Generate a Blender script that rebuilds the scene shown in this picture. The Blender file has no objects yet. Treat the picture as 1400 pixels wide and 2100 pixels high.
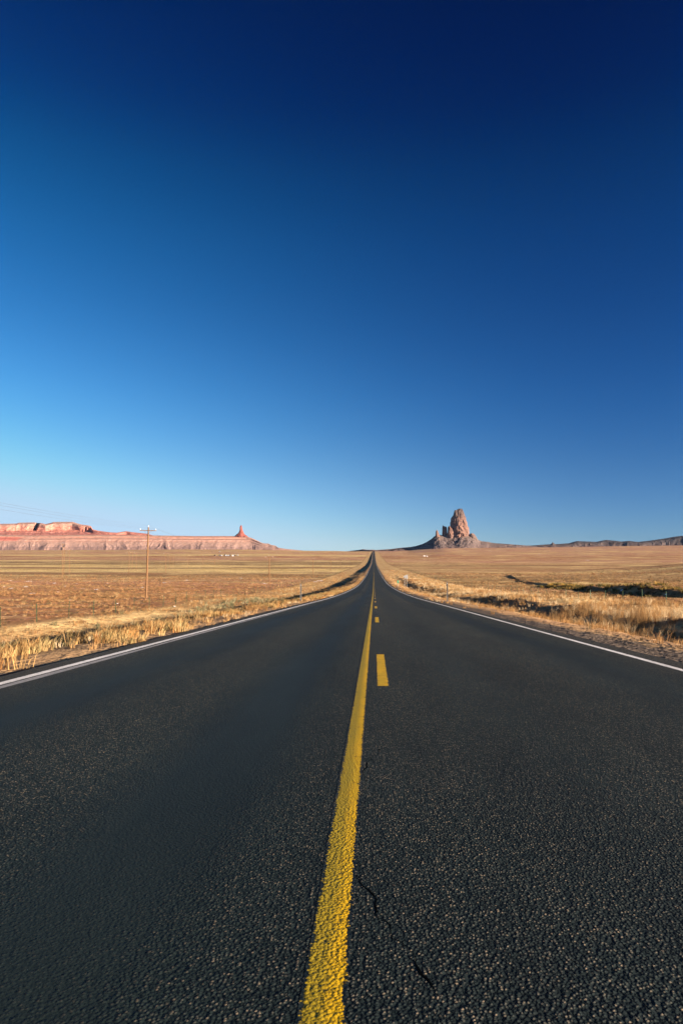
import bpy, math, random
import numpy as np
from mathutils import Vector, Matrix

R = math.radians
S = bpy.context.scene
COL = S.collection
rng = np.random.default_rng(7)
random.seed(7)

# ------------------------------------------------------------------ camera
YAW, PITCH, FPX = R(2.7), math.atan(90 / 1400), 1400.0
cd = bpy.data.cameras.new('camera')
cam = bpy.data.objects.new('camera', cd)
COL.objects.link(cam)
cam.location = (0, 0, 0)
cam.rotation_euler = (R(90) + PITCH, 0, YAW)
cd.sensor_fit = 'VERTICAL'
cd.sensor_height = 36
cd.lens = 24
cd.clip_start = 0.05
cd.clip_end = 90000
cd.dof.use_dof = True
cd.dof.focus_distance = 9.0
cd.dof.aperture_fstop = 7.0
S.camera = cam
CAMROT = cam.rotation_euler.to_matrix()

# ------------------------------------------------------------------ light
EXPO = 2.3
SUN_EL, SUN_AZ = R(8.5), math.atan2(.90, -.436)
SD = Vector((math.sin(SUN_AZ) * math.cos(SUN_EL), math.cos(SUN_AZ) * math.cos(SUN_EL), math.sin(SUN_EL)))
S.view_settings.view_transform = 'Standard'
S.view_settings.look = 'None'
S.view_settings.gamma = 1
S.view_settings.exposure = EXPO
sl = bpy.data.lights.new('sun', 'SUN')
sl.energy = 5.0
sl.angle = R(0.5)
sl.color = (1.0, 0.815, 0.65)
so = bpy.data.objects.new('sun', sl)
so.rotation_euler = SD.to_track_quat('Z', 'Y').to_euler()
COL.objects.link(so)

W = bpy.data.worlds.new('World')
S.world = W
W.use_nodes = True


class NT:
    """tiny node-tree helper"""

    def __init__(self, tree):
        self.t = tree
        tree.nodes.clear()

    def n(self, typ, **kw):
        nd = self.t.nodes.new(typ)
        for k, v in kw.items():
            setattr(nd, k, v)
        return nd

    def put(self, nd, idx, v):
        s = nd.inputs[idx]
        if hasattr(v, 'is_output') or isinstance(v, bpy.types.NodeSocket):
            self.t.links.new(v, s)
        else:
            s.default_value = v

    def math(self, op, a, b=0.0, c=None, clamp=False):
        nd = self.n('ShaderNodeMath', operation=op, use_clamp=clamp)
        self.put(nd, 0, a)
        self.put(nd, 1, b)
        if c is not None:
            self.put(nd, 2, c)
        return nd.outputs[0]

    def vmath(self, op, a, b=None):
        nd = self.n('ShaderNodeVectorMath', operation=op)
        self.put(nd, 0, a)
        if b is not None:
            self.put(nd, 1, b)
        return nd.outputs['Value'] if op in ('DOT_PRODUCT', 'LENGTH') else nd.outputs[0]

    def scale(self, v, f):
        nd = self.n('ShaderNodeVectorMath', operation='SCALE')
        self.put(nd, 0, v)
        self.put(nd, 'Scale', f)
        return nd.outputs[0]

    def ramp(self, fac, stops, interp='LINEAR'):
        nd = self.n('ShaderNodeValToRGB')
        cr = nd.color_ramp
        cr.interpolation = interp
        while len(cr.elements) < len(stops):
            cr.elements.new(0.5)
        for e, (p, c) in zip(cr.elements, stops):
            e.position = p
            e.color = (c, c, c, 1) if isinstance(c, (int, float)) else (*c, 1)
        self.put(nd, 0, fac)
        return nd.outputs[0]

    def mix(self, f, a, b, blend='MIX'):
        nd = self.n('ShaderNodeMix', data_type='RGBA', blend_type=blend)
        self.put(nd, 0, f)
        self.put(nd, 6, a if not isinstance(a, tuple) else (*a[:3], 1))
        self.put(nd, 7, b if not isinstance(b, tuple) else (*b[:3], 1))
        return nd.outputs[2]

    def noise(self, vec, scale, detail=3, rough=.55, dist=0.0):
        nd = self.n('ShaderNodeTexNoise')
        self.put(nd, 'Vector', vec)
        self.put(nd, 'Scale', scale)
        self.put(nd, 'Detail', detail)
        self.put(nd, 'Roughness', rough)
        self.put(nd, 'Distortion', dist)
        return nd.outputs[0]

    def voro(self, vec, scale, feature='F1'):
        nd = self.n('ShaderNodeTexVoronoi', feature=feature)
        self.put(nd, 'Vector', vec)
        self.put(nd, 'Scale', scale)
        return nd

    def mapr(self, v, a, b, c=0.0, d=1.0, smooth=True):
        nd = self.n('ShaderNodeMapRange', interpolation_type='SMOOTHSTEP' if smooth else 'LINEAR', clamp=True)
        for i, x in enumerate((v, a, b, c, d)):
            self.put(nd, i, x)
        return nd.outputs[0]

    def stretch(self, vec, s):
        return self.vmath('MULTIPLY', vec, s)

    def bump(self, h, strength, dist):
        nd = self.n('ShaderNodeBump')
        self.put(nd, 'Strength', strength)
        self.put(nd, 'Distance', dist)
        self.put(nd, 'Height', h)
        return nd.outputs[0]


w = NT(W.node_tree)
sky = w.n('ShaderNodeTexSky', sky_type='NISHITA', sun_disc=False)
sky.sun_elevation = SUN_EL
sky.sun_rotation = SUN_AZ
sky.altitude = 1700
sky.air_density = 1
sky.dust_density = .3
sky.ozone_density = 1.5
tc = w.n('ShaderNodeTexCoord')
dirv = w.vmath('NORMALIZE', tc.outputs['Generated'])
c = w.vmath('DOT_PRODUCT', dirv, tuple(SD))
c2 = w.math('MULTIPLY', c, c)
pf = w.math('DIVIDE', w.math('SUBTRACT', 1.0, c2), w.math('ADD', 1.0, c2))
# polarised skylight: darkest a right angle away from the sun
pv = w.n('ShaderNodeCombineXYZ')
for i_, k_ in enumerate((.76, .64, .44)):
    w.put(pv, i_, w.math('SUBTRACT', 1.0, w.math('MULTIPLY', pf, k_)))
sep = w.n('ShaderNodeSeparateXYZ')
w.put(sep, 0, dirv)
RK = [(0.0, (2.12, 2.62, 4.1)), (.03, (1.60, 2.0, 2.83)), (.10, (1.29, 1.77, 2.22)), (.17, (.79, 1.58, 2.13)), (.24, (.53, 1.43, 2.07)), (.33, (.30, 1.15, 1.83)), (.42, (.15, 1.01, 1.68)), (.50, (.055, .74, 1.32)),
      (.56, (.026, .43, 1.08)), (.64, (.015, .31, .90)), (1.0, (.015, .25, .76))]
rp = w.ramp(sep.outputs[2], [(a, tuple(q / 4.5 for q in b)) for a, b in RK], 'B_SPLINE')
skyc = w.vmath('MULTIPLY', w.vmath('MULTIPLY', sky.outputs[0], rp), pv.outputs[0])
skyc = w.scale(skyc, 4.5 * .1 / .06 / 2 ** EXPO)
# the haze glow near the horizon levels off instead of burning out
ss = w.n('ShaderNodeSeparateXYZ')
w.put(ss, 0, skyc)
cs = w.n('ShaderNodeCombineXYZ')
for i_, lim in enumerate((.50, .70, .90)):
    lv = lim / .06 / 2 ** EXPO
    w.put(cs, i_, w.math('SMOOTH_MIN', ss.outputs[i_], lv, lv * .35))
skyc = cs.outputs[0]
bg = w.n('ShaderNodeBackground')
w.put(bg, 0, skyc)
w.put(bg, 1, 0.06)
wo = w.n('ShaderNodeOutputWorld')
w.t.links.new(bg.outputs[0], wo.inputs[0])


# ------------------------------------------------------------------ numpy noise
def _h(ix, iy, seed):
    n = (ix.astype(np.int64) * 374761393 + iy.astype(np.int64) * 668265263 + seed * 1274126177) & 0xffffffff
    n = ((n ^ (n >> 13)) * 1274126177) & 0xffffffff
    n = ((n ^ (n >> 16)) * 2246822519) & 0xffffffff
    return ((n ^ (n >> 15)) & 0xffffff) / float(0xffffff)


def vnoise(x, y, seed=0):
    x, y = np.broadcast_arrays(np.asarray(x, float), np.asarray(y, float))
    ix, iy = np.floor(x), np.floor(y)
    fx, fy = x - ix, y - iy
    fx = fx * fx * fx * (fx * (fx * 6 - 15) + 10)
    fy = fy * fy * fy * (fy * (fy * 6 - 15) + 10)
    a, b = _h(ix, iy, seed), _h(ix + 1, iy, seed)
    c_, d = _h(ix, iy + 1, seed), _h(ix + 1, iy + 1, seed)
    return (a + (b - a) * fx) * (1 - fy) + (c_ + (d - c_) * fx) * fy


def fbm(x, y, oct=4, seed=0, gain=.5):
    x, y = np.asarray(x, float), np.asarray(y, float)
    t, amp, s = 0, 1, 0
    for o in range(oct):
        t = t + amp * (vnoise(x * 2 ** o, y * 2 ** o, seed + o * 17) * 2 - 1)
        s += amp
        amp *= gain
    return t / s


def ridged(x, y, oct=4, seed=0):
    t, amp, s = 0, 1, 0
    for o in range(oct):
        v = 1 - np.abs(vnoise(np.asarray(x) * 2 ** o, np.asarray(y) * 2 ** o, seed + o * 31) * 2 - 1)
        t = t + amp * v * v
        s += amp
        amp *= .5
    return t / s


def sstep(a, b, x):
    t = np.clip((np.asarray(x, float) - a) / (b - a), 0, 1)
    return t * t * (3 - 2 * t)


# ------------------------------------------------------------------ lens geometry, to read positions off the photograph
def ray(px, py):
    return CAMROT @ Vector((px - 700, 1050 - py, -FPX))


def at(px, py, Y):
    """world point at forward distance Y seen at photo pixel px,py"""
    d = ray(px, py)
    return d * (Y / d.y)


# road profile: (distance, photo row on the road)
_kn = [(105, 1211), (177, 1198.2), (266, 1186.2), (330, 1181), (571, 1167.7), (1180, 1156.3), (1900, 1144.9), (2770, 1136.3), (4700, 1130.6)]
_hy = [0.0, 30, 60]
_hz = [-.96 - .0443 * y for y in _hy]
for Y, py in _kn:
    _hy.append(Y)
    _hz.append(at(766, py, Y).z)
_hy += [5600, 9000, 40000]
_hz += [_hz[-1] + 4, _hz[-1] + 2, _hz[-1] - 60]
_u = np.linspace(0, 1, 4000)
_dy = 20 * (np.exp(_u * math.log(40000 / 20 + 1)) - 1)
# smooth piecewise cubic (monotone tangents) through the knots
_hy, _hz = np.array(_hy), np.array(_hz)
_sl = np.diff(_hz) / np.diff(_hy)
_m = np.empty_like(_hz)
_m[0], _m[-1] = _sl[0], _sl[-1]
_h0, _h1 = np.diff(_hy)[:-1], np.diff(_hy)[1:]
_m[1:-1] = (_sl[:-1] * _h1 + _sl[1:] * _h0) / (_h0 + _h1)


def P(y):
    y = np.asarray(y, float)
    yc = np.clip(y, 0, 39999)
    i = np.clip(np.searchsorted(_hy, yc, side='right') - 1, 0, len(_hy) - 2)
    h = _hy[i + 1] - _hy[i]
    t = (yc - _hy[i]) / h
    z = (_hz[i] * (2 * t**3 - 3 * t**2 + 1) + h * _m[i] * (t**3 - 2 * t**2 + t) + _hz[i + 1] * (-2 * t**3 + 3 * t**2) + h * _m[i + 1] * (t**3 - t**2))
    return np.where(y < 0, -.96 - .0443 * y, z)


def bank_x(y):
    return np.interp(y, [60, 95, 140, 250, 380], [50, 46.5, 43, 52, 72]) + 1.6 * fbm(y / 9.0, 0 * y + 3.3, 3, 91)


LIFT_T = [-3, -.55, -.38, -.30, -.2, -.12, -.03, 0, .05, .1, .2, .45, 3]
LIFT_V = [8, 8, 10, 14, 14, 5, 0, 0, 4, 22, 26, 43, 43]


def G(x, y):
    """ground height (the whole terrain sheet)"""
    x = np.asarray(x, float)
    y = np.asarray(y, float)
    p = P(y)
    ax = np.abs(x)
    # left: embankment down to a lower field
    dl = np.interp(y, [0, 22, 55, 110, 600, 2000, 5000], [2.0, 1.95, 1.6, 1.3, 1.5, 1.5, .3])
    dl = dl * (1 + .10 * fbm(x / 20., y / 23., 2, 5))
    xl = 4.5 + .25 * fbm(y / 5., 0 * y, 2, 8)
    near = sstep(95, 30, y)
    brk = 7.6 + .8 * fbm(y / 7., 0 * y + 4, 3, 9)
    wid = .8 + .5 * dl + 6.0 * sstep(70, 150, y) * vnoise(y / 22., 0 * y + 6, 15) ** 1.5
    left = .58 * sstep(0, 1, (ax - xl) / 4.6) + (dl - .58 + .7 * near) * sstep(0, 1, (ax - brk) / wid) - .7 * near * sstep(20, 25, ax)
    # right: shallow ditch, grassy hump, then the field
    hump = .62 + .38 * fbm(y / 7., 0 * y + 9, 3, 12)
    xr = 5.1 + .4 * fbm(y / 6., 0 * y, 2, 13)
    right = .6 * sstep(0, 3.0, ax - xr) - .85 * hump * sstep(9.0, 11.8, ax + .9 * fbm(y / 6., x / 9., 2, 14)) + .75 * sstep(14, 25, ax)
    right = right * sstep(400, 150, y)
    bh = np.interp(y, [80, 92, 128, 150, 330, 400], [0, 1.25, 1.25, .55, .45, 0]) * (.45 + .75 * vnoise(y / 11., 0 * y + 2.2, 92))
    bank = bh * sstep(-.9, .9, x - bank_x(y)) * (1 - .8 * sstep(54, 130, x))
    right = right - bank
    # a low rise beyond the right-hand field
    right = right - 9.5 * np.exp(-(((x - 265) / 95) ** 2)) * sstep(230, 330, y) * sstep(560, 440, y)
    d = np.where(x < 0, left, right)
    z = p - .03 - d * (ax > 3.0)
    t = x / np.maximum(y, 50)
    z = z + np.interp(t, LIFT_T, LIFT_V) * sstep(1500, 5400, y)
    off = sstep(4.3, 7.5, ax)
    z = z + off * (.10 * fbm(x / 2.3, y / 2.6, 3, 21) + .22 * fbm(x / 11., y / 13., 3, 22) * sstep(5, 14, ax))
    z = z + sstep(30, 90, ax) * (.8 * fbm(x / 70., y / 80., 3, 23) * sstep(60, 200, y)) + sstep(60, 250, ax) * sstep(300, 900, y) * 2.2 * fbm(x / 330., y / 260., 3, 24)
    z = np.where(ax < 3.45, p - .08, z)
    return z


def drop(px, py):
    """where the ray through a photo pixel meets the ground"""
    d = ray(px, py)
    Y = np.concatenate([np.arange(6, 400, .25), np.geomspace(400, 6000, 3000)])
    X = d.x / d.y * Y
    z = d.z / d.y * Y
    g = G(X, Y)
    k = np.argmax(z <= g)
    return Vector((X[k], Y[k], g[k]))


# ------------------------------------------------------------------ mesh helpers
def mesh_np(name, V, F, mat=None, parent=None, cols=None, smooth=False):
    me = bpy.data.meshes.new(name)
    V = np.asarray(V, np.float32)
    F = np.asarray(F, np.int32)
    k = F.shape[1]
    me.vertices.add(len(V))
    me.vertices.foreach_set('co', V.ravel())
    me.loops.add(F.size)
    me.loops.foreach_set('vertex_index', F.ravel())
    me.polygons.add(len(F))
    me.polygons.foreach_set('loop_start', np.arange(0, F.size, k, dtype=np.int32))
    me.polygons.foreach_set('loop_total', np.full(len(F), k, np.int32))
    me.polygons.foreach_set('use_smooth', np.full(len(F), bool(smooth)))
    me.update(calc_edges=True)
    if cols is not None:
        at_ = me.color_attributes.new('tint', 'FLOAT_COLOR', 'POINT')
        c4 = np.ones((len(V), 4), np.float32)
        c4[:, :3] = cols
        at_.data.foreach_set('color', c4.ravel())
    if mat:
        me.materials.append(mat)
    o = bpy.data.objects.new(name, me)
    COL.objects.link(o)
    if parent:
        o.parent = parent
    return o


def grid_faces(nr, nc):
    i = np.arange(nr - 1)[:, None] * nc + np.arange(nc - 1)[None, :]
    return np.stack([i, i + 1, i + nc + 1, i + nc], -1).reshape(-1, 4)


class MB:
    """collects boxes and tubes into one mesh"""

    def __init__(self):
        self.v, self.f = [], []

    def add(self, vs, fs):
        b = len(self.v)
        self.v += [tuple(q) for q in vs]
        self.f += [tuple(b + i for i in f) for f in fs]
        return self

    def box(self, c, s, rot=None):
        x, y, z = (q / 2 for q in s)
        vs = [Vector(q) for q in [(-x, -y, -z), (x, -y, -z), (x, y, -z), (-x, y, -z), (-x, -y, z), (x, -y, z), (x, y, z), (-x, y, z)]]
        if rot:
            vs = [rot @ q for q in vs]
        vs = [q + Vector(c) for q in vs]
        return self.add(vs, [(3, 2, 1, 0), (4, 5, 6, 7), (0, 1, 5, 4), (1, 2, 6, 5), (2, 3, 7, 6), (3, 0, 4, 7)])

    def tube(self, pts, rad, n=8, caps=True):
        pts = [Vector(q) for q in pts]
        rad = rad if isinstance(rad, (list, tuple)) else [rad] * len(pts)
        vs = []
        for i, q in enumerate(pts):
            t = (pts[min(i + 1, len(pts) - 1)] - pts[max(i - 1, 0)]).normalized()
            u = t.cross(Vector((0, 0, 1)) if abs(t.z) < .9 else Vector((1, 0, 0))).normalized()
            v_ = t.cross(u)
            for k in range(n):
                a = 2 * math.pi * k / n
                vs.append(q + (u * math.cos(a) + v_ * math.sin(a)) * rad[i])
        fs = []
        for i in range(len(pts) - 1):
            for k in range(n):
                k2 = (k + 1) % n
                fs.append((i * n + k, i * n + k2, (i + 1) * n + k2, (i + 1) * n + k))
        if caps:
            fs.append(tuple(range(n - 1, -1, -1)))
            fs.append(tuple((len(pts) - 1) * n + k for k in range(n)))
        return self.add(vs, fs)

    def build(self, name, mat, parent=None, bevel=0.0):
        me = bpy.data.meshes.new(name)
        me.from_pydata(self.v, [], self.f)
        me.update()
        if mat:
            me.materials.append(mat)
        o = bpy.data.objects.new(name, me)
        COL.objects.link(o)
        if parent:
            o.parent = parent
        if bevel:
            m = o.modifiers.new('bevel', 'BEVEL')
            m.width = bevel
            m.segments = 2
        return o


def tag(o, label=None, cat=None, group=None, kind=None):
    if label:
        o['label'] = label
    if cat:
        o['category'] = cat
    if group:
        o['group'] = group
    if kind:
        o['kind'] = kind
    return o


def empty(name, loc, label, cat, group=None, kind=None):
    o = bpy.data.objects.new(name, None)
    o.location = loc
    o.empty_display_size = .3
    COL.objects.link(o)
    return tag(o, label, cat, group, kind)


def copy_tree(o, parent=None):
    c_ = o.copy()
    COL.objects.link(c_)
    c_.parent = parent
    for ch in o.children:
        copy_tree(ch, c_)
    return c_


def material(name, rough=.8, spec=.3):
    m = bpy.data.materials.new(name)
    m.use_nodes = True
    t = NT(m.node_tree)
    b = t.n('ShaderNodeBsdfPrincipled')
    o = t.n('ShaderNodeOutputMaterial')
    t.t.links.new(b.outputs[0], o.inputs[0])
    t.put(b, 'Roughness', rough)
    t.put(b, 'Specular IOR Level', spec)
    t.bsdf = b
    t.pos = t.n('ShaderNodeTexCoord').outputs['Object']
    t.geo = t.n('ShaderNodeNewGeometry').outputs['Position']
    return m, t


def simple(name, col, var=.25, scale=6, rough=.8, metal=0.0, spec=.3, dark=None):
    m, t = material(name, rough, spec)
    nz = t.noise(t.pos, scale, 4, .6)
    d = dark or tuple(q * (1 - var) for q in col)
    l = tuple(min(1, q * (1 + var)) for q in col)
    t.put(t.bsdf, 'Base Color', t.ramp(nz, [(.3, d), (.7, l)]))
    t.put(t.bsdf, 'Metallic', metal)
    return m


# ------------------------------------------------------------------ ground material
def ground_material():
    m, t = material('desert_ground', .95, .08)
    pos = t.geo
    sp = t.n('ShaderNodeSeparateXYZ')
    t.put(sp, 0, pos)
    X, Y = sp.outputs[0], sp.outputs[1]
    ax = t.math('ABSOLUTE', X)
    # broad belts of grass and bare soil across the plain, read by distance along the road
    nb = t.noise(t.stretch(pos, (.0016, .004, 0)), 1.0, 4, .6)
    ly = t.math('LOGARITHM', t.math('MAXIMUM', Y, 10.0), 10.0)
    ly = t.math('ADD', ly, t.math('MULTIPLY', t.math('SUBTRACT', nb, .5), .10))
    f = t.math('DIVIDE', t.math('SUBTRACT', ly, 2.0), 1.8)

    def d(y):
        return (math.log10(y) - 2) / 1.8
    STRAW, TAN, OLIVE, RUST, PINK, BROWN = (.95, .75, .34), (.58, .35, .17), (.28, .185, .085), (.43, .20, .095), (.55, .28, .19), (.33, .165, .082)
    ST2 = (.78, .57, .21)
    left = t.ramp(f, [(0, RUST), (d(150), RUST), (d(250), PINK), (d(330), TAN), (d(410), OLIVE), (d(490), BROWN), (d(540), STRAW), (d(700), ST2),
                      (d(760), OLIVE), (d(900), BROWN), (d(960), STRAW), (d(1120), ST2), (d(1170), OLIVE), (d(1500), OLIVE), (d(1560), TAN), (d(1630), STRAW),
                      (d(1700), BROWN), (d(1800), PINK), (d(2300), RUST), (d(2420), STRAW), (d(2650), TAN), (d(3000), PINK), (d(3500), TAN), (d(4800), TAN)])
    right = t.ramp(f, [(0, BROWN), (d(150), TAN), (d(260), OLIVE), (d(420), TAN), (d(560), BROWN), (d(800), TAN), (d(900), OLIVE), (d(1000), BROWN),
                       (d(1300), TAN), (d(1450), PINK), (d(2000), RUST), (d(2500), PINK), (d(2700), TAN), (d(3000), PINK), (d(5000), PINK)])
    side = t.mapr(X, -8, 8)
    field = t.mix(side, left, right)
    # patches inside the belts
    n1 = t.noise(t.stretch(pos, (.006, .014, 0)), 1.0, 5, .65)
    patch = t.mapr(n1, .50, .60)
    field = t.mix(t.math('MULTIPLY', patch, .7), field, STRAW)
    n2 = t.noise(t.stretch(pos, (.011, .02, 0)), 1.0, 4, .7, 1.0)
    field = t.mix(t.math('MULTIPLY', t.mapr(n2, .50, .66), .65), field, (.27, .15, .07))
    n6 = t.noise(t.stretch(pos, (.028, .05, 0)), 1.0, 5, .7, .6)
    field = t.mix(t.mapr(n6, .50, .62, 0, .6), field, (.50, .43, .38), 'MULTIPLY')
    field = t.mix(t.mapr(n6, .46, .36, 0, .5), field, (.78, .55, .25))
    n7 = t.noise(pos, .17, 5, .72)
    field = t.mix(t.mapr(n7, .50, .62, 0, .6), field, (.50, .44, .38), 'MULTIPLY')  # dark spots: shadows among far scrub, painted into the ground colour
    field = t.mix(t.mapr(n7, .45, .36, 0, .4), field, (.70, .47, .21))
    # scrub mottling
    n3 = t.noise(pos, .55, 5, .7)
    field = t.mix(t.mapr(n3, .40, .62, 0, .9), field, (.42, .37, .32), 'MULTIPLY')
    n4 = t.noise(pos, 2.1, 3, .7)
    field = t.mix(t.mapr(n4, .48, .72, 0, .5), field, (.72, .48, .22))
    # grass verge inside the fences
    nv = t.noise(t.stretch(pos, (.12, .03, 0)), 1.0, 4, .65)
    verge = t.ramp(nv, [(.30, (.38, .195, .095)), (.42, (.46, .275, .125)), (.52, (.52, .36, .16)), (.60, (.60, .43, .20)), (.72, (.30, .185, .08))])
    n5 = t.noise(pos, 1.2, 4, .7)
    verge = t.mix(t.mapr(n5, .44, .66, 0, .75), verge, (.22, .135, .055))
    vm = t.mapr(t.math('ADD', ax, t.math('MULTIPLY', t.math('SUBTRACT', n1, .5), 5.0)), 25.5, 23.8)
    col = t.mix(vm, field, verge)
    # bare trodden line right under the fences
    fl = t.math('ABSOLUTE', t.math('SUBTRACT', ax, 25.2))
    col = t.mix(t.mapr(fl, 1.6, .5, 0, .6), col, (.24, .14, .06))
    # gravel shoulder
    ng = t.noise(pos, 1.3, 4, .7)
    gv = t.voro(pos, 38)
    grav = t.ramp(gv.outputs['Color'], [(0, (.05, .043, .036)), (.6, (.12, .092, .07)), (1, (.22, .165, .12))])
    edge = t.math('ADD', t.mapr(X, -1, 1, 4.2, 4.75), t.math('MULTIPLY', t.math('SUBTRACT', ng, .5), 1.5))
    gm = t.mapr(t.math('SUBTRACT', ax, edge), .22, -.22)
    col = t.mix(gm, col, grav)
    sh = t.mapr(t.math('SUBTRACT', ax, edge), 2.6, .1, 0, .75)
    col = t.mix(t.math('MULTIPLY', sh, t.math('SUBTRACT', 1.0, gm)), col, (.36, .215, .115))
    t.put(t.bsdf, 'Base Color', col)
    h = t.math('ADD', t.math('MULTIPLY', n3, 1.0), t.math('MULTIPLY', n4, .5))
    h = t.math('ADD', h, t.math('MULTIPLY', t.noise(pos, 9, 3, .7), .18))
    t.put(t.bsdf, 'Normal', t.bump(h, .9, .34))
    return m


def asphalt_nodes(t):
    """returns colour, height, X, wheel-track factor, voronoi"""
    pos = t.geo
    sp = t.n('ShaderNodeSeparateXYZ')
    t.put(sp, 0, pos)
    X = sp.outputs[0]
    flat = t.vmath('MULTIPLY', pos, (1, 1, 0))
    wob = t.math('MULTIPLY', t.math('SUBTRACT', t.noise(t.stretch(flat, (.4, .12, 0)), 1.0, 2, .5), .5), .5)
    Xw = t.math('ADD', X, wob)

    def bandf(cx, wd):
        q = t.math('DIVIDE', t.math('SUBTRACT', Xw, cx), wd)
        return t.math('POWER', 2.718, t.math('MULTIPLY', t.math('MULTIPLY', q, q), -1.0))
    tr = t.math('ADD', t.math('MULTIPLY', bandf(-.84, .46), 1.0), t.math('MULTIPLY', bandf(-2.65, .50), .9))
    tr = t.math('ADD', tr, t.math('MULTIPLY', bandf(2.7, .45), .75))
    tr = t.math('ADD', tr, t.math('MULTIPLY', bandf(.95, .40), .35))
    tr = t.math('ADD', tr, t.mapr(X, -.25, -.7, 0, .10))
    tr = t.math('MULTIPLY', tr, t.mapr(t.noise(t.stretch(flat, (.9, .10, 0)), 1.0, 4, .6), .25, .6, .55, 1.0))
    tr = t.math('MINIMUM', tr, 1.0)
    v1 = t.voro(flat, 96)
    v2 = t.voro(flat, 150)
    sv = t.n('ShaderNodeSeparateColor')
    t.put(sv, 0, v1.outputs['Color'])
    stone = t.ramp(sv.outputs[0], [(0, (.006, .014, .016)), (.3, (.016, .028, .029)), (.55, (.040, .051, .047)), (.8, (.098, .095, .078)), (.95, (.180, .153, .110)), (1, (.27, .215, .15))])
    binder = (.003, .009, .011)
    gap = t.mapr(v1.outputs['Distance'], .26, .5)
    rough_col = t.mix(gap, stone, binder)
    smooth_col = t.mix(t.mapr(v2.outputs['Distance'], .2, .7, 0, .6), (.012, .020, .020), (.005, .011, .011))
    col = t.mix(t.math('MULTIPLY', tr, .93), rough_col, smooth_col)
    big = t.noise(t.stretch(flat, (.55, .05, 0)), 1.0, 5, .65)
    col = t.mix(1.0, col, t.ramp(big, [(.28, (.70, .74, .76)), (.72, (1.35, 1.27, 1.18))]), 'MULTIPLY')
    mid = t.noise(t.stretch(flat, (1.6, .45, 0)), 1.0, 5, .7)
    col = t.mix(1.0, col, t.ramp(mid, [(.3, (.74, .76, .78)), (.7, (1.28, 1.24, 1.2))]), 'MULTIPLY')
    # dust near the shoulders
    dust = t.mapr(t.math('ABSOLUTE', X), 3.1, 3.95, 0, .3)
    col = t.mix(dust, col, (.075, .062, .048))
    hs = t.math('MULTIPLY', t.math('SUBTRACT', 1.0, t.math('MULTIPLY', v1.outputs['Distance'], 1.25)), t.math('ADD', .35, t.math('MULTIPLY', sv.outputs[1], 1.1)))
    hs = t.math('ADD', hs, t.math('MULTIPLY', t.math('SUBTRACT', 1.0, v2.outputs['Distance']), .35))
    hs = t.math('ADD', hs, t.math('MULTIPLY', t.noise(flat, 34, 2, .6), .7))
    amp = t.math('SUBTRACT', 1.0, t.math('MULTIPLY', tr, .85))
    h = t.math('MULTIPLY', hs, amp)
    return col, h, X, tr, v1, flat


def road_material():
    m, t = material('asphalt', .8, .14)
    col, h, X, tr, v1, flat = asphalt_nodes(t)
    t.put(t.bsdf, 'Base Color', col)
    t.put(t.bsdf, 'Roughness', t.math('SUBTRACT', .82, t.math('MULTIPLY', tr, .15)))
    t.put(t.bsdf, 'Normal', t.bump(h, 1.0, .0065))
    return m


def paint_material(name, c0, c1, wear, edges, dirty=None):
    m, t = material(name, .65, .2)
    col, h, X, tr, v1, flat = asphalt_nodes(t)
    n = t.noise(flat, 11, 5, .7)
    n2 = t.noise(t.stretch(flat, (6, 1.1, 0)), 1.0, 4, .65)
    pc = t.mix(t.mapr(n2, .3, .7), c0, c1)
    pc = t.mix(t.mapr(n, .45, .72, 0, .6), pc, tuple(q * .5 for q in c0))
    if dirty:
        pc = t.mix(t.mapr(t.math('ADD', X, t.math('MULTIPLY', t.math('SUBTRACT', n, .5), .05)), -.088, -.135, 0, .75), pc, dirty)
    wm = t.math('ADD', t.math('MULTIPLY', v1.outputs['Distance'], .55), t.math('MULTIPLY', n, .75))
    # worn ragged edges
    e = None
    for a, b in edges:
        q = t.math('MINIMUM', t.math('SUBTRACT', X, a), t.math('SUBTRACT', b, X))
        e = q if e is None else t.math('MAXIMUM', e, q)
    wm = t.math('ADD', wm, t.mapr(e, .022, 0.0, 0, .5))
    pm = t.mapr(wm, wear, wear + .10, 1.0, 0.0)
    t.put(t.bsdf, 'Base Color', t.mix(pm, col, pc))
    hh = t.math('MULTIPLY', t.math('ADD', t.math('SUBTRACT', 1.0, v1.outputs['Distance']), t.math('MULTIPLY', t.noise(flat, 46, 4, .7), 1.5)), .75)
    t.put(t.bsdf, 'Normal', t.bump(hh, 1.0, .0036))
    return m


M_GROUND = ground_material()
M_ROAD = road_material()

# ------------------------------------------------------------------ ground sheet
yr = np.concatenate([np.arange(-60, 0, 4.0), np.arange(0, 70, .55), np.geomspace(70, 460, 250)[0:], np.geomspace(468, 9000, 200), np.geomspace(9400, 12500, 6)])
xs_pos = np.concatenate([np.arange(0, 3.5, 1.1), [3.4, 3.5, 3.7], np.arange(3.9, 28, .42), np.arange(28, 80, .8)])
xs_neg = np.concatenate([np.arange(1.1, 3.4, 1.1), [3.4, 3.5, 3.7], np.arange(3.9, 28, .42), np.arange(28, 50, .9)])
xs_pos = np.concatenate([xs_pos, np.geomspace(81, 14000, 165)])
xs_neg = np.concatenate([xs_neg, np.geomspace(51, 14000, 175)])
xc = np.concatenate([-xs_neg[::-1], xs_pos])
XX, YY = np.meshgrid(xc, yr)
ZZ = G(XX, YY)
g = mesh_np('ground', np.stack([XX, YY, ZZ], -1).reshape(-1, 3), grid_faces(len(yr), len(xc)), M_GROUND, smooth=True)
tag(g, kind='structure')

# ------------------------------------------------------------------ road
ry = np.concatenate([np.arange(-40, 60, .5), np.geomspace(60, 9000, 500)])


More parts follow.
